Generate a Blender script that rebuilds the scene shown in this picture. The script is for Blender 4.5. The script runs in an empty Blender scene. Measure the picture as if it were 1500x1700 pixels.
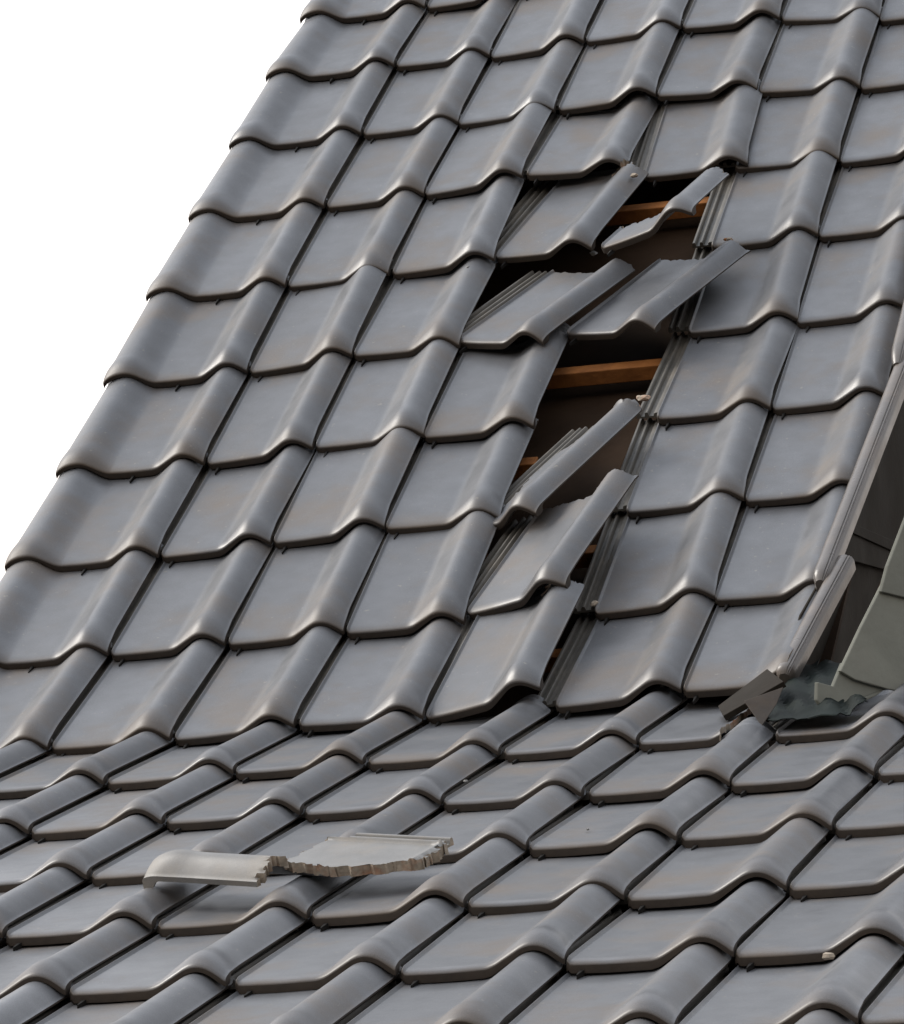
import bpy, math, random
import numpy as np
from mathutils import Matrix, Vector
random.seed(7); rng = np.random.RandomState(7)
C = bpy.context.scene.collection
SC = bpy.context.scene

# ---------------------------------------------------------------- camera
CAM = Vector((2.75594, -6.84678, 1.74377))
RIGHT = Vector((0.9584047, 0.2853451, 0.0062142)); DOWN = Vector((-0.0831529, 0.2999860, -0.9503126)); FWD = Vector((-0.2730312, 0.9102673, 0.3112353))
cd = bpy.data.cameras.new('camera'); cam = bpy.data.objects.new('camera', cd); C.objects.link(cam)
cd.sensor_fit = 'HORIZONTAL'; cd.sensor_width = 36; cd.lens = 177.868; cd.clip_start = 0.1; cd.clip_end = 2000
M = Matrix.Identity(4)
for i in range(3):
    M[i][0] = RIGHT[i]; M[i][1] = -DOWN[i]; M[i][2] = -FWD[i]; M[i][3] = CAM[i]
cam.matrix_world = M
SC.camera = cam
FPX = 7411.19
def to_px(p):
    d = Vector(p) - CAM; z = d.dot(FWD)
    return 750 + FPX*d.dot(RIGHT)/z, 850 + FPX*d.dot(DOWN)/z

# ---------------------------------------------------------------- sky, sun, exposure
SUN_EL, SUN_AZ = math.radians(44), math.radians(-176)      # soft light from the left, behind thin overcast
w = bpy.data.worlds.new('World'); SC.world = w; w.use_nodes = True
nt = w.node_tree; nt.nodes.clear()
out = nt.nodes.new('ShaderNodeOutputWorld'); bg = nt.nodes.new('ShaderNodeBackground')
sky = nt.nodes.new('ShaderNodeTexSky'); sky.sky_type = 'NISHITA'; sky.sun_disc = False
sky.sun_elevation = SUN_EL; sky.sun_rotation = math.radians(90+176)
sky.air_density = 1.0; sky.dust_density = 2.0
tc = nt.nodes.new('ShaderNodeTexCoord'); sp = nt.nodes.new('ShaderNodeSeparateXYZ')
nt.links.new(tc.outputs['Generated'], sp.inputs[0])
ramp = nt.nodes.new('ShaderNodeValToRGB')                     # dark rooflines and trees at the horizon, warm haze above them, cooler cloud overhead
cr = ramp.color_ramp; cr.elements[0].position = 0.0; cr.elements[0].color = (.07, .055, .042, 1)
cr.elements[1].position = 1.0; cr.elements[1].color = (0.78, 0.85, 0.96, 1)
for p_, c_ in ((.10, (.10, .078, .058, 1)), (.20, (1.15, .92, .72, 1)), (.34, (1.5, 1.40, 1.30, 1)), (.58, (.98, .98, 1.0, 1))):
    e = cr.elements.new(p_); e.color = c_
nt.links.new(sp.outputs['Z'], ramp.inputs[0])
dt = nt.nodes.new('ShaderNodeVectorMath'); dt.operation = 'DOT_PRODUCT'      # the cloud is brightest towards the hidden sun
dt.inputs[1].default_value = (math.cos(SUN_EL)*math.cos(SUN_AZ), math.cos(SUN_EL)*math.sin(SUN_AZ), math.sin(SUN_EL))
nt.links.new(tc.outputs['Generated'], dt.inputs[0])
gm = nt.nodes.new('ShaderNodeMapRange'); gm.interpolation_type = 'SMOOTHSTEP'; gm.inputs[1].default_value = -.7; gm.inputs[2].default_value = 1.0
gm.inputs[3].default_value = 6.0; gm.inputs[4].default_value = 18.0
nt.links.new(dt.outputs['Value'], gm.inputs[0])
cl = nt.nodes.new('ShaderNodeVectorMath'); cl.operation = 'SCALE'
nt.links.new(ramp.outputs[0], cl.inputs[0]); nt.links.new(gm.outputs[0], cl.inputs['Scale'])
mx = nt.nodes.new('ShaderNodeMix'); mx.data_type = 'RGBA'; mx.inputs[0].default_value = 0.74
nt.links.new(sky.outputs[0], mx.inputs[6]); nt.links.new(cl.outputs[0], mx.inputs[7])
nt.links.new(mx.outputs[2], bg.inputs[0]); bg.inputs[1].default_value = 0.1
nt.links.new(bg.outputs[0], out.inputs[0])
sl = bpy.data.lights.new('sun', 'SUN'); sl.energy = 2.6; sl.angle = math.radians(28); sl.specular_factor = .45; sl.color = (1.0, 0.95, 0.88)
so = bpy.data.objects.new('sun', sl); C.objects.link(so)
sd = Vector((math.cos(SUN_EL)*math.cos(SUN_AZ), math.cos(SUN_EL)*math.sin(SUN_AZ), math.sin(SUN_EL)))   # towards the sun
so.rotation_euler = sd.to_track_quat('Z', 'Y').to_euler()
so.location = sd*20
SC.view_settings.view_transform = 'Standard'; SC.view_settings.look = 'None'
SC.view_settings.gamma = 1; SC.view_settings.exposure = 0.10
SC.view_settings.use_curve_mapping = False

# ---------------------------------------------------------------- materials
def nodes_of(name):
    m = bpy.data.materials.new(name); m.use_nodes = True
    return m, m.node_tree, m.node_tree.nodes['Principled BSDF']
def mat(name, col, rough=0.5, spec=0.5, var=0.15, scale=30, bump=0.0, bscale=200, obj_var=0.0, stain=None, stain_scale=6, stain_amt=0.4, rvar=0.08, coat=0.0, nose=None, grain=0.0):
    m, t, b = nodes_of(name)
    tc = t.nodes.new('ShaderNodeTexCoord')
    n = t.nodes.new('ShaderNodeTexNoise'); n.inputs['Scale'].default_value = scale; n.inputs['Detail'].default_value = 6
    t.links.new(tc.outputs['Object'], n.inputs['Vector'])
    mr = t.nodes.new('ShaderNodeMapRange'); mr.inputs[1].default_value = .3; mr.inputs[2].default_value = .7
    mr.inputs[3].default_value = 1-var; mr.inputs[4].default_value = 1+var
    t.links.new(n.outputs[0], mr.inputs[0])
    fac = mr.outputs[0]
    oi = t.nodes.new('ShaderNodeObjectInfo')
    if obj_var:
        mo = t.nodes.new('ShaderNodeMapRange'); mo.inputs[3].default_value = 1-obj_var; mo.inputs[4].default_value = 1+obj_var
        t.links.new(oi.outputs['Random'], mo.inputs[0])
        mm = t.nodes.new('ShaderNodeMath'); mm.operation = 'MULTIPLY'
        t.links.new(fac, mm.inputs[0]); t.links.new(mo.outputs[0], mm.inputs[1]); fac = mm.outputs[0]
    vs = t.nodes.new('ShaderNodeVectorMath'); vs.operation = 'SCALE'; vs.inputs[0].default_value = col[:3]
    t.links.new(fac, vs.inputs['Scale'])
    colo = vs.outputs[0]
    # offset the stain lookup per object so no two tiles wear alike
    add = t.nodes.new('ShaderNodeVectorMath'); add.operation = 'ADD'
    sc_ = t.nodes.new('ShaderNodeVectorMath'); sc_.operation = 'SCALE'; sc_.inputs[0].default_value = (13, 7, 5)
    t.links.new(oi.outputs['Random'], sc_.inputs['Scale'])
    t.links.new(tc.outputs['Object'], add.inputs[0]); t.links.new(sc_.outputs[0], add.inputs[1])
    n2 = t.nodes.new('ShaderNodeTexNoise'); n2.inputs['Scale'].default_value = stain_scale; n2.inputs['Detail'].default_value = 7; n2.inputs['Roughness'].default_value = .6
    t.links.new(add.outputs[0], n2.inputs['Vector'])
    if stain:
        r2 = t.nodes.new('ShaderNodeMapRange'); r2.inputs[1].default_value = .5; r2.inputs[2].default_value = .72; r2.inputs[4].default_value = stain_amt
        t.links.new(n2.outputs[0], r2.inputs[0])
        mxn = t.nodes.new('ShaderNodeMix'); mxn.data_type = 'RGBA'; mxn.inputs[7].default_value = (*stain, 1)
        t.links.new(r2.outputs[0], mxn.inputs[0]); t.links.new(colo, mxn.inputs[6]); colo = mxn.outputs[2]
    if nose:                                     # the colour turns browner along the front edge of each tile
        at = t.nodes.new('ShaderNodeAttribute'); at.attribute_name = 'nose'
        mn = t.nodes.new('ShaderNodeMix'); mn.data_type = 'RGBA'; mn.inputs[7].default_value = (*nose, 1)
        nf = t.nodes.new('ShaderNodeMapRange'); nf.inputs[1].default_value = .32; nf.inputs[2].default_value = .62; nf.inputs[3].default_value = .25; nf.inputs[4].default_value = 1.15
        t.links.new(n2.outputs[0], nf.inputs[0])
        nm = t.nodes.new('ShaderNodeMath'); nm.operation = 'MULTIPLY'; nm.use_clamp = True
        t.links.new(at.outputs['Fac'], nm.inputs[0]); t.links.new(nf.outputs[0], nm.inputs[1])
        # sparse pale lichen and dust specks, different on each tile
        sp_ = t.nodes.new('ShaderNodeTexNoise'); sp_.inputs['Scale'].default_value = 95; sp_.inputs['Detail'].default_value = 3
        t.links.new(add.outputs[0], sp_.inputs['Vector'])
        sm = t.nodes.new('ShaderNodeMapRange'); sm.inputs[1].default_value = .69; sm.inputs[2].default_value = .74; sm.inputs[4].default_value = .55
        t.links.new(sp_.outputs[0], sm.inputs[0])
        ms = t.nodes.new('ShaderNodeMix'); ms.data_type = 'RGBA'; ms.inputs[7].default_value = (.22, .205, .17, 1)
        t.links.new(sm.outputs[0], ms.inputs[0]); t.links.new(colo, ms.inputs[6]); colo = ms.outputs[2]
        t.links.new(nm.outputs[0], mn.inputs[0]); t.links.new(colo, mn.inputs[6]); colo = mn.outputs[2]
    if grain:
        ng = t.nodes.new('ShaderNodeTexNoise'); ng.inputs['Scale'].default_value = 900; ng.inputs['Detail'].default_value = 2
        t.links.new(add.outputs[0], ng.inputs['Vector'])
        mg = t.nodes.new('ShaderNodeMapRange'); mg.inputs[1].default_value = .3; mg.inputs[2].default_value = .7
        mg.inputs[3].default_value = 1-grain; mg.inputs[4].default_value = 1+grain
        t.links.new(ng.outputs[0], mg.inputs[0])
        vg = t.nodes.new('ShaderNodeVectorMath'); vg.operation = 'SCALE'
        t.links.new(colo, vg.inputs[0]); t.links.new(mg.outputs[0], vg.inputs['Scale']); colo = vg.outputs[0]
    t.links.new(colo, b.inputs['Base Color'])
    rr = t.nodes.new('ShaderNodeMapRange'); rr.inputs[1].default_value = .3; rr.inputs[2].default_value = .7
    rr.inputs[3].default_value = max(.02, rough-rvar); rr.inputs[4].default_value = rough+rvar
    t.links.new(n2.outputs[0], rr.inputs[0]); t.links.new(rr.outputs[0], b.inputs['Roughness'])
    b.inputs['Specular IOR Level'].default_value = spec
    if coat: b.inputs['Coat Weight'].default_value = coat; b.inputs['Coat Roughness'].default_value = .25
    if bump:
        nb = t.nodes.new('ShaderNodeTexNoise'); nb.inputs['Scale'].default_value = bscale; nb.inputs['Detail'].default_value = 5
        t.links.new(add.outputs[0], nb.inputs['Vector'])
        bp = t.nodes.new('ShaderNodeBump'); bp.inputs['Strength'].default_value = bump; bp.inputs['Distance'].default_value = .002
        t.links.new(nb.outputs[0], bp.inputs['Height']); t.links.new(bp.outputs[0], b.inputs['Normal'])
    return m
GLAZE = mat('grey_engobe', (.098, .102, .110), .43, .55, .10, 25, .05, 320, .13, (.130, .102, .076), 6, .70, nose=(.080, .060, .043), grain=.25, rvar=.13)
NOSE = mat('nose_shade_brown', (.042, .033, .026), .55, .35, .2, 60, .1, 200, .1, (.06, .044, .031), 12, .5)  # lip and roll-edge shade with dark ground reflection put into the colour
RIBM = mat('grey_engobe_ribs', (.100, .094, .083), .5, .4, .15, 40, .15, 200, .05, (.22, .185, .14), 12, .4)
CLAY = mat('broken_clay', (.36, .31, .25), .85, .2, .3, 60, .8, 150, 0, (.42, .15, .06), 22, .75)
PALE = mat('pale_engobe', (.165, .163, .158), .50, .5, .12, 25, .06, 220, 0, (.26, .225, .18), 10, .6, grain=.15)  # lighter grey than the laid tiles, also used for small pale bits
WOOD = mat('batten_wood', (.30, .120, .036), .75, .2, .30, 22, .7, 90, .05, (.13, .05, .02), 14, .7)
MEMB = mat('roof_membrane', (.033, .020, .012), .85, .1, .3, 8, .3, 60)
STRIP = mat('verge_engobe', (.125, .112, .102), .33, .5, .08, 30, .15, 200, .05, (.24, .19, .15), 10, .4)
DMET = mat('dark_brown_metal', (.024, .020, .0155), .8, .1, .15, 20, .2, 120, .05, (.03, .025, .018), 6, .5)
SLATE = mat('weathered_slate', (.205, .210, .178), .75, .3, .18, 9, .6, 45, .08, (.20, .19, .165), 5, .5)
LEAD = mat('teal_lead_sheet', (.0085, .013, .0115), .7, .12, .3, 14, .5, 40, 0, (.018, .023, .021), 9, .4)
RUST = mat('rusty_metal', (.042, .036, .030), .6, .3, .2, 20, .3, 100, 0, (.085, .058, .038), 8, .5)
GROUND = mat('ground_soil', (.024, .016, .010), .9, .2, .4, .4, .3, 2)
SOFT = mat('plaster', (.30, .27, .22), .9, .2, .1, 3, .2, 40)

# ---------------------------------------------------------------- helpers
def tag(o, label=None, cat=None, group=None, kind=None):
    if label: o['label'] = label
    if cat: o['category'] = cat
    if group: o['group'] = group
    if kind: o['kind'] = kind
    return o
def obj(name, me, parent=None):
    o = bpy.data.objects.new(name, me); C.objects.link(o)
    if parent: o.parent = parent
    return o
def mesh(name, V, F, mats, mi=None, smooth=True, ang=42):
    me = bpy.data.meshes.new(name); me.from_pydata([tuple(map(float, v)) for v in V], [], [tuple(f) for f in F]); 
    for m in mats: me.materials.append(m)
    if mi is not None: me.polygons.foreach_set('material_index', mi)
    me.update()
    if smooth:
        me.shade_smooth()
        me.set_sharp_from_angle(angle=math.radians(ang))
    return me
def sst(a, b, x):
    t = np.clip((np.asarray(x, float)-a)/(b-a), 0, 1); return t*t*(3-2*t)

W, LG = 0.22, 0.3473
LT = LG + 0.060
TILT = math.radians(3.3)

# ---------------------------------------------------------------- the tile
# local frame: x across (0 = left rim, W = next tile), y up the slope (0 = front lip), z outward
def columns(double, fine):
    n = (10 if not fine else 26, 22 if not fine else 30)
    pan = [('p', v) for v in ([0, .010, .020, .027, .033, .040, .050, .07, .12] + list(np.linspace(.2, .92, n[0])))]
    t = list(np.linspace(0, .9, n[1])) + [.93, .95, .965, .98, 1.0]
    cols = pan + [('r', v) for v in t]
    if double:
        cols = [('l', v) for v in ([0, .02, .05] + list(np.linspace(.09, .96, 16)))] + [('p', v) for v in np.linspace(0, .92, 14)] + [('r', v) for v in t]
    return cols
def vrows(fine):
    v = [0, .0004, .0012, .0025, .0042, .0062, .0085, .011, .0142, .018, .023, .029, .036, .044, .053, .063, .075, .09, .11]
    v += list(np.arange(.13, LG, .008 if fine else .03)) if not fine else list(np.arange(.118, LG-.004, .008))
    v += [LG+.002, LG+.012, LG+.016, LG+.020, LG+.024, LG+.034, LG+.040, LG+.044, LG+.048, LG+.052, LT]
    return v
def surf(col, v, double=False, wav=0.0):
    k, s = col
    uf = 1-float(sst(.012, .085, v))
    H = .0320 + .0060*uf
    xl = W*(.500-.010*uf); xr = W*(.964+.022*uf)
    lo = W*(.12+.01*uf) if double else 0.0
    z = 0.0; roll = 0.0
    if k == 'p':
        x = lo + s*(xl-lo)
        if not double:
            z += .0042*math.exp(-((x-.0040)/.0020)**2)-.0006*(1-math.sqrt(max(0, 1-max(0, 1-x/.0045)**2)))
        z += .0010*math.sin(math.pi*s)*-1
    elif k == 'r':
        x = xl + s*(xr-xl); tc_ = .64
        if s < tc_:
            q = s/tc_; a_ = .30; mm = 1/(1-a_)
            f = .5*mm/a_*q*q if q < a_ else (1-.5*mm/a_*(1-q)**2 if q > 1-a_ else mm*(q-a_/2))
        else: f = math.cos((s-tc_)/(1-tc_)*1.36)
        z += H*f; roll = f
        z += .0020*math.exp(-((s-.995)/.012)**2)
    else:
        x0 = -W*(.365+.008*uf); x = x0 + s*(lo-x0); tc_ = .42
        if s < tc_: f = math.sqrt(max(0, 1-((tc_-s)/tc_*.93)**2))
        else: f = (.5+.5*math.cos(math.pi*(s-tc_)/(1-tc_)))**.95
        z += H*f; roll = f
    zu = z
    R_ = .018 + .042*roll
    if v < R_: z -= (.0030+.0108*roll)*(1-v/R_)**2          # drooping nose
    if v < .0045: z -= .0030*(1-math.sqrt(max(0, 1-(1-v/.0045)**2)))
    if v > LG:                                   # head lap with two cross ribs
        for c in (LG+.018, LG+.046): z += .0045*math.exp(-((v-c)/.0042)**2)
    y = v
    if not double and k == 'p' and x < .012:
        y += .010*(1-math.sqrt(max(0, 1-(1-x/.012)**2)))*max(0, 1-v/.02)
    if double and k == 'l':
        y -= .004*uf*(1-s)
    th = .0095 + (.0068+.0062*roll)*(1-float(sst(.012, .03, v)))
    if k == 'r' and s > .9: th -= (.0070 if v > .02 else .003)*(s-.9)/.1
    return x, y, z, zu-th
def tile_mesh(name, double=False, keep=None, fine=False, mats=None, fat=0):
    cols = columns(double, fine); rows = vrows(fine)
    nc, nr = len(cols), len(rows)
    T = np.zeros((nr, nc, 3)); B = np.zeros((nr, nc, 3))
    for j, v in enumerate(rows):
        for i, c in enumerate(cols):
            x, y, z, zb = surf(c, v, double)
            T[j, i] = (x, y, z); B[j, i] = (x, y, zb-fat)
    K = np.ones((nr-1, nc-1), bool)
    if keep:
        ctr = (T[:-1, :-1]+T[1:, 1:])/2
        for j in range(nr-1):
            for i in range(nc-1):
                K[j, i] = keep(ctr[j, i, 0], ctr[j, i, 1]) > 0
        bd = np.zeros((nr, nc), bool)            # slide the border vertices on to the break line
        for j in range(nr):
            for i in range(nc):
                nb = [K[a, b] for a in (j-1, j) for b in (i-1, i) if 0 <= a < nr-1 and 0 <= b < nc-1]
                if any(nb) and not all(nb):
                    x, y = T[j, i, :2]; s = keep(x, y); h = 1e-4
                    g = np.array([keep(x+h, y)-s, keep(x, y+h)-s])/h; n2 = g@g+1e-9
                    dd = np.clip(-s*g/n2, -.005, .005)
                    T[j, i, :2] += dd; B[j, i, :2] += dd*1.15 + rng.uniform(-.0015, .0015, 2)
    V = []; idx = {}
    def vid(j, i, s):
        k = (j, i, s)
        if k not in idx: idx[k] = len(V); V.append((T if s == 0 else B)[j, i])
        return idx[k]
    F = []; mi = []
    for j in range(nr-1):
        for i in range(nc-1):
            if not K[j, i]: continue
            F.append((vid(j, i, 0), vid(j, i+1, 0), vid(j+1, i+1, 0), vid(j+1, i, 0))); mi.append(0)
            F.append((vid(j, i, 1), vid(j+1, i, 1), vid(j+1, i+1, 1), vid(j, i+1, 1))); mi.append(0)
            for dj, di, a, b in ((-1, 0, (j, i), (j, i+1)), (0, 1, (j, i+1), (j+1, i+1)), (1, 0, (j+1, i+1), (j+1, i)), (0, -1, (j+1, i), (j, i))):
                jj, ii = j+dj, i+di
                inside = 0 <= jj < nr-1 and 0 <= ii < nc-1
                if inside and K[jj, ii]: continue
                F.append((vid(*b, 0), vid(*a, 0), vid(*a, 1), vid(*b, 1)))
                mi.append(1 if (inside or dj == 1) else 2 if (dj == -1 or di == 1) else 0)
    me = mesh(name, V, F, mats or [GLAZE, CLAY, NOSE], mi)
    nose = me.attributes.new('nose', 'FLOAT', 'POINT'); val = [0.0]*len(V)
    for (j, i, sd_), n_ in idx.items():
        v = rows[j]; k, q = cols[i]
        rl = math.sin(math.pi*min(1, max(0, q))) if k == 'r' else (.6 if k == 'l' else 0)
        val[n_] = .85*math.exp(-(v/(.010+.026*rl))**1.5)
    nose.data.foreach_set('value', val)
    return me
def side_mesh(v0=.034, v1=LT, mats=None, seed=0, jag=0, dx=0, wide=False):
    # interlocking side lap: flat channel with two ribs, left of the pan
    prof = [(-.0620, -.016), (-.0620, -.006), (-.0605, -.0045), (-.0575, -.0045), (-.056, -.006), (-.055, -.012), (-.044, -.012), (-.043, -.006), (-.0415, -.0045), (-.0385, -.0045), (-.037, -.006), (-.036, -.012), (-.029, -.012), (-.028, -.006), (-.0265, -.0045),
            (-.0235, -.0045), (-.022, -.006), (-.021, -.012), (-.012, -.012), (-.011, -.0075), (-.0075, -.006), (-.001, -.006), (.0005, -.010), (.0005, -.016)]
    if not wide: prof = [(-.044, -.016), (-.044, -.012), (-.043, -.006)]+prof[8:]
    rr = random.Random(seed)
    vs = np.linspace(v0, v1, 12); V = []; F = []
    for q, v in enumerate(vs):
        for x, z in prof:
            dv = rr.uniform(-jag, jag) if q == 0 else 0
            V.append((x+dx, v+dv, z))
    n = len(prof)
    for j in range(len(vs)-1):
        for i in range(n):
            a = j*n+i; b = j*n+(i+1) % n
            F.append((a, b, b+n, a+n))
    mi = [0]*len(F)
    F.append(tuple(reversed(range(n)))); mi.append(1 if jag else 0)
    F.append(tuple((len(vs)-1)*n+i for i in range(n))); mi.append(1)
    F = [tuple(reversed(f)) for f in F]
    return mesh('side_lap', V, F, mats or [RIBM, CLAY], mi)
def box_mesh(name, x0, x1, y0, y1, z0, z1, m, taper=0):
    V = [(x0, y0+taper, z0), (x1, y0+taper, z0), (x1, y1, z0), (x0, y1, z0), (x0, y0, z1), (x1, y0, z1), (x1, y1, z1), (x0, y1, z1)]
    F = [(3, 2, 1, 0), (4, 5, 6, 7), (0, 1, 5, 4), (1, 2, 6, 5), (2, 3, 7, 6), (3, 0, 4, 7)]
    return mesh(name, V, F, [m], smooth=False)
TILE = tile_mesh('roof_tile'); VCUT = tile_mesh('verge_side_tile', keep=lambda x, y: .885*W-x); VCUT9 = tile_mesh('verge_side_tile', keep=lambda x, y: .80*W+.10*y-x); DTILE = tile_mesh('verge_tile', double=True); SIDE = side_mesh(); SIDEW = side_mesh(wide=True)
def gap_shade_mesh(x):
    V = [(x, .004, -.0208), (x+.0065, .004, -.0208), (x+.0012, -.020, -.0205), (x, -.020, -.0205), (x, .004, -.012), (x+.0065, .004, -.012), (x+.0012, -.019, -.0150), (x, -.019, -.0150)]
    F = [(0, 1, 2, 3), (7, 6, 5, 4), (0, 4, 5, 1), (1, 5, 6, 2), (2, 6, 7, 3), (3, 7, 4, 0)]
    return mesh('gap_shade_wedge', V, F, [GAP_SHADE_MAT], smooth=False)
GAP_SHADE_MAT = mat('gap_shade_dark', (.012, .011, .010), .7, .2, .1)  # near-black wedge stands in for the gap shadow under the lip
GAP_SHADE = gap_shade_mesh(.0195); GAP_SHADE_D = gap_shade_mesh(.068)

# ---------------------------------------------------------------- the two roof frames
def frame(o, deg):
    a = math.radians(deg); m = Matrix.Identity(4)
    ey = (0, math.cos(a), math.sin(a)); ez = (0, -math.sin(a), math.cos(a))
    for i in range(3): m[i][0] = (1, 0, 0)[i]; m[i][1] = ey[i]; m[i][2] = ez[i]; m[i][3] = o[i]
    return m
STEEP = frame((0, 0, 3.7), 48.0)
SHALLOW = frame((0, -0.01431, 3.72453), 26.7126)
def local(x, y, h, rz, ry, rx):
    return Matrix.Translation((x, y, h)) @ Matrix.Rotation(math.radians(rz), 4, 'Z') @ Matrix.Rotation(math.radians(ry), 4, 'Y') @ Matrix.Rotation(math.radians(rx), 4, 'X')

# small settlements of the laid tiles in mm: (course, column) -> (across, up the slope)
DS = {(0,1):(5,-1),(1,1):(1,25),(2,1):(2,22),(3,1):(-1,21),(2,2):(-4,21),(3,2):(-8,28),(1,2):(2,14),(1,3):(-6,37),(2,3):(-4,34),(3,3):(-16,66),(1,4):(-9,46),(2,4):(-11,48),(1,5):(-6,32),(1,6):(1,-21),(2,6):(1,-18),(3,6):(1,-20),(4,6):(-1,-5),(4,1):(-1,11),(5,1):(6,-6),(4,2):(-1,18),(5,2):(-6,23),(6,2):(0,6),(6,3):(-8,8),(5,6):(4,-17),(6,6):(2,-7),(5,5):(12,-14),(6,1):(8,-19),(7,1):(7,-15),(8,1):(3,-3),(8,2):(1,2),(7,2):(1,2),(7,3):(-9,20),(8,3):(-3,9),(9,3):(-19,71),(9,4):(-20,58),(7,5):(3,4),(8,5):(4,7),(9,5):(-15,69),(8,6):(-9,24),(9,6):(-24,91),(7,6):(-2,8),(9,1):(-18,52),(9,2):(-17,53)}
DL = {(1,2):(1,-3),(1,3):(-7,16),(2,2):(0,-9),(2,3):(-2,2),(3,3):(4,-12),(4,3):(-1,-2),(4,4):(2,-4),(5,4):(-4,6),(5,5):(3,3),(1,4):(-3,13),(1,5):(2,8),(2,4):(1,-1),(2,5):(-2,5),(2,6):(8,-11),(3,6):(0,-2),(4,6):(-5,22),(5,6):(2,10),(5,7):(-5,20),(1,6):(-3,19),(2,7):(2,-6),(2,8):(0,0),(3,7):(2,-7),(3,8):(0,-5),(4,7):(4,-8),(4,8):(2,-6),(5,8):(-3,1),(6,9):(-5,0)}
def settle(D, ax, ay):
    # split each settlement into a lift out of the roof plane and a small slide in it
    out = {}
    for k, (dx, dy) in D.items():
        h = (ax*dx+ay*dy)/(ax*ax+ay*ay); out[k] = (dx-ax*h, dy-ay*h, h)
    return out
HS = settle(DS, -.583, 1.79); HL = settle(DL, -2.08, 6.4)
def node(HD, r, B):
    k = (r, B)
    if k in HD: return HD[k]
    s = np.zeros(3); sw = 0
    for (a, b), v in HD.items():
        d2 = ((a-r)*1.0)**2*(1 if True else 0)+((b-B)*1.2)**2
        if HD is HS and (a == 9) != (r == 9): continue
        q = 1/(d2+.15)**1.6; s += np.array(v)*q; sw += q
    return tuple(s/sw)
def nodepos(kind, r, B):
    if kind == 'S':
        dx, dy, h = node(HS, min(r, 9), B); return Vector(((B-1)*W+dx/1000, (9-r)*LG+dy/1000, h/1000))
    dx, dy, h = node(HL, r, B); return Vector(((B-1)*W+dx/1000, -r*LG+dy/1000, h/1000))
def laid(kind, r, B):
    A = nodepos(kind, r, B); R = nodepos(kind, r, B+1)
    if kind == 'S' and B == 0: A = nodepos(kind, r, 1)-Vector((W, 0, 0)); R = nodepos(kind, r, 1)
    U = nodepos(kind, r-1, max(B, 1) if kind == 'S' else B)
    if kind == 'S' and B == 0: U = U-Vector((W, 0, 0))
    if kind == 'L' and r == 1: U = A+Vector((0, LG, 0))
    U = U-Vector((0, 0, .0182))
    ey = (U-A).normalized(); ex0 = (R-A); ex0.z *= .8; ex = (ex0-ey*ex0.dot(ey)).normalized()
    # tiles stay square: mostly follow the course line, partly the column line
    ez = ex.cross(ey).normalized(); ex = ey.cross(ez)
    m = Matrix.Identity(4)
    for i in range(3): m[i][0] = ex[i]; m[i][1] = ey[i]; m[i][2] = ez[i]; m[i][3] = A[i]
    jr = random.Random(r*31+B*7+(5 if kind == 'L' else 0))
    return m @ Matrix.Rotation(math.radians(jr.uniform(-.4, .4)), 4, 'Z') @ Matrix.Rotation(math.radians(jr.uniform(-.35, .35)), 4, 'X')

ORD = ['first', 'second', 'third', 'fourth', 'fifth', 'sixth', 'seventh', 'eighth', 'ninth', 'tenth', 'eleventh', 'twelfth']
def put_tile(F, m, me, side, gap_shade, label, group='laid roof tiles'):
    o = obj('roof_tile', me); o.matrix_world = F @ m
    tag(o, label, 'roof tile', group, 'thing')
    if side: obj('side_lap', side, o)
    if gap_shade: obj('gap_shade_wedge', gap_shade, o)
    return o

# ---------------------------------------------------------------- broken and slipped tiles
def wob(x, y, s, a=.004):
    return a*(math.sin(x*190+s)+.7*math.sin(y*160+s*2)+.5*math.sin((x+y)*380+s*3)+.35*math.sin((x-y)*700+s))
def chip_corner(x, y):       # right front corner of the roll knocked off
    return (math.hypot((x-W)*1.0, y+.004)-.020)+wob(x, y, 1, .0022)
def short_top(x, y):         # head snapped off
    return (.235 if x > .60*W else .120+.5*max(0, x-.45*W))-y+wob(x, y, 3, .004)
def head_jag(x, y):
    if x < .6*W: return .05
    return (LG+.004-y)+wob(x, y, 6, .004)
def head_mid(x, y):
    return (LG+(.004 if x > .6*W else -.010)-y)+wob(x, y, 5, .0025)
def head_low(x, y):
    return (LG-.020-y)+wob(x, y, 7, .003)
def narrow_piece(x, y):
    if x > .55*W: return (LG+.022-y)+wob(x, y, 2, .004)
    return (x-W*(.40-.10*min(1, y/.2)+.14*max(0, (y-.25)/.1)))+wob(x, y, 8, .0025)
def loose_cut(x, y):
    a = .205-y                                    # keeps the left (front) half whole
    b = (W*.66-x) - max(0, y-.20)*.45             # beyond: the roll is gone and the pan tapers
    c = max(x-.47*W, y-.165)                      # front left corner of the pan is gone
    return min(max(min(a, .05), b), c, .372-y)+wob(x, y, 9, .004)
def roll_gone(x, y):
    return (W*.60-x)+wob(x, y, 4, .003)
JAG = tile_mesh('slipped_tile', keep=head_jag, fine=True)
JAGM = tile_mesh('slipped_tile', keep=head_mid, fine=True)
JAGL = tile_mesh('slipped_tile', keep=head_low, fine=True)
PIECE = tile_mesh('split_tile', keep=narrow_piece, fine=True)
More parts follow.
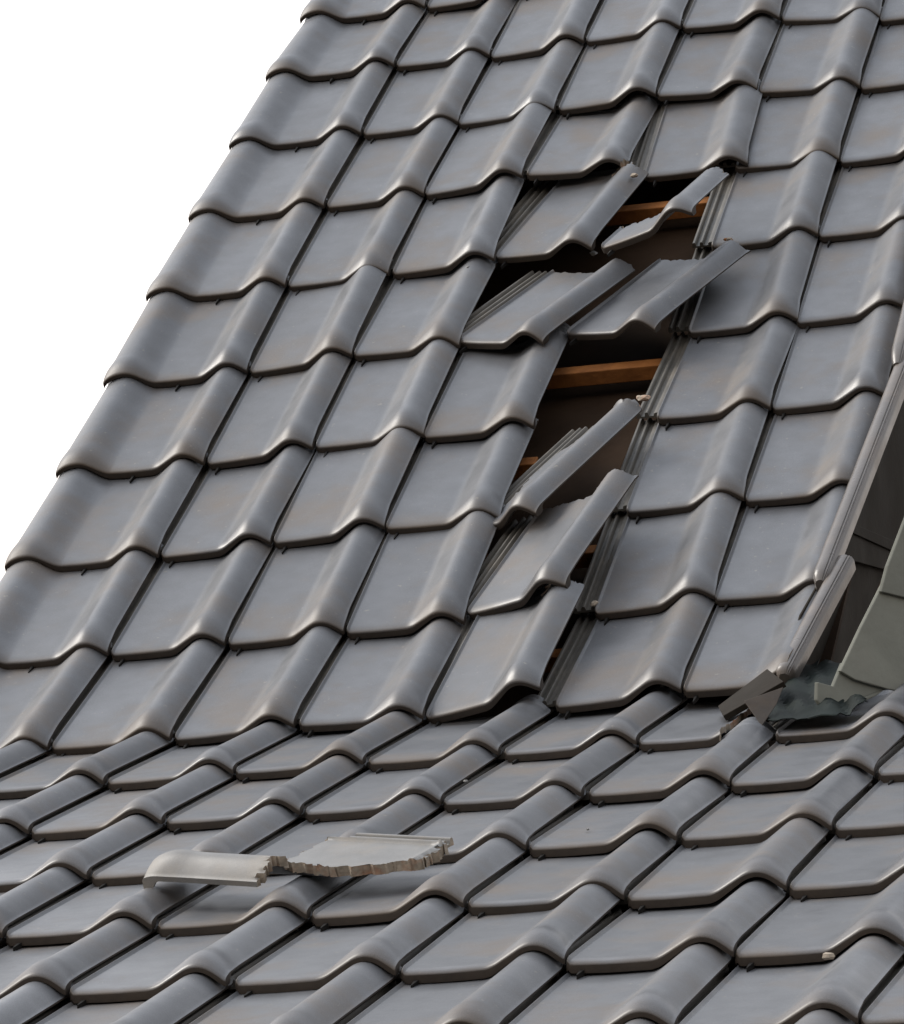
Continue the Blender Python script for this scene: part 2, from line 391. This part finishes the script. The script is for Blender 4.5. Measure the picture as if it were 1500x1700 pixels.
special = {
 (3,3): dict(m=None, me=tile_mesh('chipped_tile', keep=chip_corner, fine=True), label='tile with chipped roll corner, right above the uppermost slipped tile'),
 (3,4): dict(m=(0.6925, 2.0735, 0.0080, 2.30, 0.91, -1.94), me=TILE, label='tile twisted slightly left, its ribbed left side lap showing above the lifted fragment'),
 (4,3): dict(m=(0.4354, 1.7595, 0.0120, -10.22, -3.63, -2.88), me=JAG, label='uppermost slipped tile, turned a little clockwise left of the upturned fragment'),
 (5,3): dict(m=(0.4264, 1.4068, 0.0120, -23.90, -5.34, -3.56), me=JAGL, label='left one of two tiles slewed side by side above the large hole'),
 (5,4): dict(m=(0.6480, 1.3948, 0.0120, -22.60, -7.18, -3.33), me=JAGM, label='right one of two tiles slewed side by side above the large hole'),
 (4,4): dict(m=(0.6845, 1.6424, 0.0647, -7.72, -17.63, -9.36), me=tile_mesh('snapped_tile', keep=short_top, fine=True), label='short snapped tile tipped up on edge in the upper hole'),
 (7,4): dict(m=(0.5539, 0.7140, -0.0200, -24.06, -17.86, 0.92), me=PIECE, label='tile slid askew across the lower end of the large hole'),
 (8,4): dict(m=(0.6533, 0.3742, 0.0060, -12.66, -17.04, 0.95), me=JAGM, label='tilted scratched tile directly below the large hole'),
 (9,4): dict(m=(0.6564, 0.0184, 0.0217, -2.06, -11.71, -3.68), me=JAG, label='tile with small pale scratches in the lowest steep course, its roll raised'),
}
RIBJ = side_mesh(v0=.02, seed=3, jag=.01)
RIBS = side_mesh(v1=LG-.006, seed=12, jag=.001, wide=True)
RIBP = side_mesh(v0=.06, v1=.37, seed=8, jag=.01, dx=.36*W, wide=True)

# ---------------------------------------------------------------- lay the steep slope
for r in range(-1, 10):
    for B in range(0, 7):
        if (r, B) == (6, 4): continue            # fell out: the large hole
        if r <= 0 and B == 0 and r < 0: continue
        frow = 'lowest course' if r == 9 else ORD[9-r]+' course up'
        col = 'left verge, rounded on both sides' if B == 0 else ('column beside the right verge' if B == 6 else ORD[B]+' column from the left verge')
        if (r, B) in special:
            s = special[(r, B)]
            m = laid('S', r, B) if s['m'] is None else local(*s['m'])
            put_tile(STEEP, m, s['me'], None if (r, B) in ((4, 4), (5, 4)) else RIBP if (r, B) == (7, 4) else RIBS if (r, B) == (5, 3) else SIDEW if (r, B) == (4, 3) else RIBS if (r, B) == (8, 4) else RIBJ if (r, B) == (3, 4) else SIDE, GAP_SHADE, s['label'], 'storm damaged tiles')
            continue
        if B == 0: lab = 'steep slope grey edge tile at the left verge, ' + ('lowest course' if r == 9 else ORD[9-r]+' course up from the kink')
        elif B == 6: lab = 'steep slope grey tile beside the right verge, ' + ('lowest course' if r == 9 else ORD[9-r]+' course up from the kink')
        else: lab = 'steep slope grey tile, '+ORD[B]+' column from left, ' + ('lowest course' if r == 9 else ORD[9-r]+' course up from the kink')
        put_tile(STEEP, laid('S', r, B), DTILE if B == 0 else (VCUT9 if r == 9 else VCUT) if (B == 6 and r > 7) else TILE, None if B == 0 else SIDE, GAP_SHADE_D if B == 0 else GAP_SHADE, lab)

# ---------------------------------------------------------------- lay the shallow slope
ROLLGONE = tile_mesh('broken_roll_tile', keep=roll_gone, fine=True)
for k in range(1, 8):
    cols = []
    for B in range(-1, 12):
        p = SHALLOW @ laid('L', k, B)
        xs = [to_px(p @ Vector(q)) for q in ((0, 0, 0), (W, 0, .02), (W, LG, .02), (0, LG, 0))]
        if max(q[0] for q in xs) < -60 or min(q[0] for q in xs) > 1560 or min(q[1] for q in xs) > 1760: continue
        cols.append(B)
    for n, B in enumerate(cols):
        lab = 'shallow slope grey tile, %s course below the kink, %s from the left' % (ORD[k-1], ORD[n])
        me, gr = TILE, 'laid roof tiles'
        if (k, B) == (1, 6): me = ROLLGONE; lab = 'shallow slope tile with its roll broken off, under the lower end of the right verge'; gr = 'storm damaged tiles'
        put_tile(SHALLOW, laid('L', k, B), me, SIDE, GAP_SHADE, lab, gr)

# ---------------------------------------------------------------- the loose broken tile lying on the shallow slope
lt = tile_mesh('loose_tile', keep=loose_cut, fine=True, mats=[PALE, CLAY, PALE], fat=.005)
o = obj('roof_tile', lt); o.matrix_world = SHALLOW @ local(0.684, -1.062, .050, -112.0, 4.5, -.8)
tag(o, 'pale broken tile lying loose crosswise on the shallow slope', 'roof tile', 'storm damaged tiles', 'thing')
obj('side_lap', side_mesh(v0=.18, v1=.35, mats=[PALE, CLAY], seed=5, jag=.004), o)

# ---------------------------------------------------------------- roof substructure
def slab(name, F, x0, x1, y0, y1, z0, z1, m, label, cat, group=None, kind=None, bev=0):
    o = obj(name, box_mesh(name, x0, x1, y0, y1, z0, z1, m)); o.matrix_world = F
    if bev:
        b = o.modifiers.new('bevel', 'BEVEL'); b.width = bev; b.segments = 2
    tag(o, label, cat, group, kind); return o
slab('roof_underlay', STEEP, -1.5*W, 5.85*W, .02, 3.9, -.115, -.105, MEMB, 'dark brown underlay seen through the holes of the steep slope', 'underlay', kind='thing')
slab('roof_underlay', SHALLOW, -3*W, 11*W, -2.75, .14, -.085, -.075, MEMB, 'dark underlay below the shallow slope tiles', 'underlay', kind='thing')
for r in range(-1, 9):
    y = (9-r)*LG-.045
    lab = {5: 'orange brown wooden batten across the large hole', 3: 'orange brown wooden batten in the upper hole behind the upturned fragment'}.get(r, 'wooden roof batten under the %s course joint up the steep slope' % ORD[8-r])
    slab('roof_batten', STEEP, (3.45*W if r == 4 else -1.2*W), (2.98*W if r == 6 else 5.45*W if r >= 7 else 5.8*W), y-.014, y+.014, -.075, -.044, WOOD, lab, 'batten', 'wooden battens under the tiles', 'thing', bev=.002)

# ---------------------------------------------------------------- right verge: capping strips, flange boards, slates
def extrude_profile(name, prof, path, m, ang=40):
    # prof: closed list of (across, out); path: list of (x, y, z, scale) in the steep frame
    V = []; F = []; n = len(prof)
    for (x, y, z, s) in path:
        for a, b in prof: V.append((x+a*s, y, z+b*s))
    for j in range(len(path)-1):
        for i in range(n):
            a = j*n+i; b = j*n+(i+1) % n
            F.append((a, a+n, b+n, b))
    F.append(tuple(range(n))); F.append(tuple(reversed([(len(path)-1)*n+i for i in range(n)])))
    return mesh(name, V, F, [m], ang=ang)
prof = [(-.0165, -.045), (-.017, -.004), (-.0155, .003), (-.011, .0072), (-.004, .0088), (.002, .0086), (.0045, .0074), (.0050, .0054), (.0062, .0054), (.0070, .0064), (.0085, .0060), (.0091, .0038), (.0102, .0036), (.0110, .0040), (.0122, .0024), (.0128, .0002), (.0138, -.0010), (.0146, -.004), (.0148, -.010), (.0146, -.022), (.012, -.024)]
def verge_strip(x0, y0, x1, y1, h0, h1, label):
    path = []
    for i, t in enumerate([0, .004, .010, .018, .03, .06, .1, .25, .5, .75, 1]):
        s = .55+.45*math.sin(min(1, t/.03)*math.pi/2); path.append((x0+(x1-x0)*t, y0+(y1-y0)*t, h0+(h1-h0)*t-.012*(1-s), s))
    o = obj('verge_strip', extrude_profile('verge_strip', prof, path, STRIP)); o.matrix_world = STEEP
    tag(o, label, 'verge strip', 'capping strips on the right verge')
verge_strip(6.075*W, 3.14*LG, 6.10*W, 8.0*LG, .040, .036, 'upper capping strip of the right verge, running out of the photo')
verge_strip(5.885*W, .913*LG, 6.115*W, 3.20*LG, .050, .028, 'long light grey capping strip in the middle of the right verge')
verge_strip(5.815*W, -.005*LG, 6.02*W, 1.16*LG, .068, .036, 'lowest capping strip of the right verge, ending above the bent metal')

def plate(name, pts, th, m, label, cat, group=None, parent=None, wave=0):
    # flat board or slate from its corner points in the vertical plane it hangs in
    P = [Vector(p) for p in pts]
    if wave: P = [p+Vector((random.uniform(-wave, wave), 0, 0)) for p in P]
    o_ = sum(P, Vector())/len(P)
    V = [p-o_ for p in P]+[p-o_-Vector((th, 0, 0)) for p in P]; n = len(P)
    F = [tuple(range(n)), tuple(reversed(range(n, 2*n)))]+[(i, i+n, (i+1) % n+n, (i+1) % n) for i in range(n)]
    o = obj(name, mesh(name, V, F, [m], smooth=False), parent); o.location = o_
    b = o.modifiers.new('bevel', 'BEVEL'); b.width = .0012; b.segments = 2
    if label: tag(o, label, cat, group)
    return o
fa = plate('flange_board', [(1.3332, 1.1862, 4.8720), (1.3332, 1.7428, 5.0120), (1.3112, 1.1064, 4.3772), (1.3002, 0.9062, 4.2228), (1.3002, 0.8440, 4.1831), (1.3002, 0.6665, 4.1375), (1.3002, 0.3752, 4.0657), (1.3002, 0.2480, 4.0409), (1.3112, 0.4728, 4.2699)], .004, DMET, 'upper dark brown metal board hanging below the right verge', 'verge board', 'dark boards below the right verge')
fo = plate('fold', [(1.3066, 0.3979, 4.1377), (1.3066, 0.9358, 4.2581), (1.3066, 0.8853, 4.2252), (1.3066, 0.3698, 4.1137)], .003, DMET, None, None)
fo.parent = fa; fo.location = fo.location-fa.location
fb = plate('flange_board', [(1.2958, 0.3962, 4.1140), (1.2958, 0.9323, 4.2509), (1.2628, 0.5353, 3.8806), (1.2628, 0.4216, 3.8569), (1.2628, 0.3012, 3.8322), (1.2628, 0.1610, 3.8102), (1.2628, 0.0191, 3.7604), (1.2782, 0.0971, 3.8866)], .004, DMET, 'lower dark brown metal board beside the broken slates', 'verge board', 'dark boards below the right verge')
slates = [
 ([(1.4574, -0.1297, 3.8443), (1.4955, -0.0802, 3.8437), (1.5357, -0.0280, 3.9517), (1.5404, -0.0219, 4.1600), (1.4937, -0.0825, 3.9834), (1.4668, -0.1175, 3.8895)], 'uppermost greenish grey slate shingle beside the upper dark board'),
 ([(1.4019, -0.1921, 3.6992), (1.4200, -0.1685, 3.6905), (1.4398, -0.1427, 3.6882), (1.4621, -0.1138, 3.6866), (1.4970, -0.0684, 3.6884), (1.5005, -0.0638, 3.8573), (1.4593, -0.1174, 3.8619), (1.4292, -0.1565, 3.7806)], 'large square slate shingle right of the lower dark board'),
 ([(1.3711, -0.2222, 3.6755), (1.3699, -0.2238, 3.6457), (1.3765, -0.2153, 3.6338), (1.3856, -0.2034, 3.6353), (1.4024, -0.1816, 3.6459), (1.4316, -0.1436, 3.6619), (1.4441, -0.1273, 3.6733), (1.4543, -0.1140, 3.6851), (1.4958, -0.0601, 3.7047), (1.4962, -0.0596, 3.7229), (1.4036, -0.1800, 3.7163), (1.3907, -0.1967, 3.6741)], 'lowest slate shingle with a ragged broken bottom edge'),
]
for pts, lab in slates:
    plate('slate_shingle', pts, .006, SLATE, lab, 'slate', 'slates on the cheek wall', wave=.0006)
plate('cheek_wall', [(1.4198, -0.1425, 3.7077), (1.4002, -0.1680, 3.6754), (1.3999, -0.1684, 3.6605), (1.4620, -0.0876, 3.6977), (1.6387, 0.1420, 3.7885), (1.6534, 0.1611, 4.3180), (1.5411, 0.0151, 4.0784), (1.4734, -0.0729, 3.8771)], .03, MEMB, 'dark backing wall behind the slates, under the right verge', 'wall')

# crumpled lead sheet on the shallow slope in front of the slates
def crumple(name, F, outline, h, m, amp, seed, nx=26, ny=20, th=.0018, tilt=(0, 0)):
    rr = np.random.RandomState(seed); ph = rr.uniform(0, 6.28, (5, 3)); fr = rr.uniform(20, 75, (5, 2))
    P = np.array(outline); x0, y0 = P.min(0); x1, y1 = P.max(0)
    def inside(x, y):
        c = False; n = len(P)
        for i in range(n):
            a, b = P[i], P[i-1]
            if (a[1] > y) != (b[1] > y) and x < (b[0]-a[0])*(y-a[1])/(b[1]-a[1])+a[0]: c = not c
        return c
    xs = np.linspace(x0, x1, nx); ys = np.linspace(y0, y1, ny); V = []; F_ = []; idx = {}
    def vid(i, j, s):
        if (i, j, s) not in idx:
            x, y = xs[i], ys[j]; z = h+tilt[0]*(x-x0)+tilt[1]*(y-y0)
            for q in range(5): z += amp*abs(math.sin(fr[q, 0]*x+fr[q, 1]*.5*y+ph[q, 0]))*.4
            idx[(i, j, s)] = len(V); V.append((x+rr.uniform(-.001, .001), y+rr.uniform(-.002, .002), z-(th if s else 0)))
        return idx[(i, j, s)]
    keep = {(i, j) for i in range(nx-1) for j in range(ny-1) if inside((xs[i]+xs[i+1])/2, (ys[j]+ys[j+1])/2)}
    for (i, j) in keep:
        F_.append((vid(i, j, 0), vid(i+1, j, 0), vid(i+1, j+1, 0), vid(i, j+1, 0)))
        F_.append((vid(i, j, 1), vid(i, j+1, 1), vid(i+1, j+1, 1), vid(i+1, j, 1)))
        for d, a, b in (((0, -1), (i, j), (i+1, j)), ((1, 0), (i+1, j), (i+1, j+1)), ((0, 1), (i+1, j+1), (i, j+1)), ((-1, 0), (i, j+1), (i, j))):
            if (i+d[0], j+d[1]) not in keep: F_.append((vid(*b, 0), vid(*a, 0), vid(*a, 1), vid(*b, 1)))
    o = obj(name, mesh(name, V, F_, [m], ang=25)); o.matrix_world = F; return o
o = crumple('lead_flashing', SHALLOW, [(1.285, -.270), (1.310, -.318), (1.38, -.330), (1.425, -.314), (1.45, -.27), (1.445, -.215), (1.40, -.20), (1.40, .10), (1.27, .16), (1.255, .0)], .003, LEAD, .012, 4)
tag(o, 'crumpled dark teal flashing sheet below the slates', 'flashing')

# bent triangle of verge metal and the dark plank behind it
def solid(name, pts, th, m, F=None, smooth=False):
    P = [Vector(p) for p in pts]; n = len(P); nn = (P[1]-P[0]).cross(P[2]-P[0]).normalized()
    V = P+[p-nn*th for p in P]
    Fc = [tuple(range(n)), tuple(reversed(range(n, 2*n)))]+[(i, i+n, (i+1) % n+n, (i+1) % n) for i in range(n)]
    o = obj(name, mesh(name, V, Fc, [m], smooth=smooth))
    if F: o.matrix_world = F
    b = o.modifiers.new('bevel', 'BEVEL'); b.width = .001; b.segments = 2
    return o
o = solid('bent_flashing', [(1.268, -.295, .045), (1.300, -.331, .010), (1.318, -.29, .035), (1.325, -.256, .055)], .002, RUST, SHALLOW)
tag(o, 'bent brown triangle of sheet metal at the foot of the right verge', 'flashing')
o = solid('verge_plank', [(1.183, -.107, .004), (1.209, -.193, .004), (1.310, -.182, .050), (1.260, -.059, .050)], .010, DMET, SHALLOW)
tag(o, 'short dark brown plank sloping down from the verge end', 'plank')
# crumbs of broken clay left on the tiles
def crumb(F, x, y, z, s, m, label, seed):
    rr = random.Random(seed); V = []
    for i in range(3):
        for j in range(6):
            a = j/6*math.tau+rr.uniform(-.3, .3); q = s*(.9 if i == 1 else .55)*rr.uniform(.7, 1.2)
            V.append((math.cos(a)*q*1.4, math.sin(a)*q, (i-1)*s*.45*rr.uniform(.8, 1.2)))
    Fc = [(i*6+j, i*6+(j+1) % 6, (i+1)*6+(j+1) % 6, (i+1)*6+j) for i in range(2) for j in range(6)]+[tuple(reversed(range(6))), tuple(range(12, 18))]
    o = obj('clay_chip', mesh('clay_chip', V, Fc, [m], smooth=False)); o.matrix_world = F @ Matrix.Translation((x, y, z)) @ Matrix.Rotation(rr.uniform(0, 6), 4, 'Z')
    tag(o, label, 'chip', 'chips of broken tile'); return o
crumb(SHALLOW, 1.680, -1.850, .018, .008, CLAY, 'cream chip lodged against a roll at the lower right', 1)
crumb(SHALLOW, 1.163, -.938, -.004, .003, PALE, 'tiny white chip on a flat pan right of the loose tile', 2)
crumb(STEEP, .869, .050, .010, .008, CLAY, 'clay chip in the joint at the foot of the ribbed gap', 3)

for i, (F_, x, y, z, q, m_, lab) in enumerate([
    (STEEP, .688, 2.015, .038, .008, CLAY, 'clay chip at the broken corner above the uppermost slipped tile'),
    (STEEP, .643, 1.743, .004, .008, PALE, 'pale chip at the tip of the upturned fragment'),
    (STEEP, .872, 1.031, .046, .010, CLAY, 'clay shard at the top end of the split tile across the large hole'),
    (STEEP, .860, 1.040, .044, .006, CLAY, 'smaller shard at the top of the split tile across the large hole'),
    (STEEP, .876, .693, .048, .009, CLAY, 'clay shard on the top end of the scratched tilted tile'),
    (STEEP, .935, 1.685, .032, .008, CLAY, 'clay shard at the top of the right slewed tile'),
    (STEEP, .925, 1.692, .030, .005, WOOD, 'reddish splinter beside the clay shard atop the right slewed tile'),
    (STEEP, .885, .370, .008, .007, CLAY, 'clay crumb in the ribbed gap one course above the kink'),
    (STEEP, .405, 1.671, .038, .004, PALE, 'small white fleck on the roll left of the two slewed tiles'),  # pale spot on the roll, drawn with the chip mesh
    (SHALLOW, .905, -.640, .018, .004, PALE, 'tiny pale chip on a roll right of the loose tile'),
    (SHALLOW, 1.02, -.260, .000, .004, PALE, 'tiny pale chip on the pan below the foot of the ribbed gap')]):
    crumb(F_, x, y, z, q, m_, lab, 20+i)

# ---------------------------------------------------------------- ground far below
g = obj('ground', box_mesh('ground', -400, 400, -400, 400, -.2, 0, GROUND)); tag(g, kind='structure')
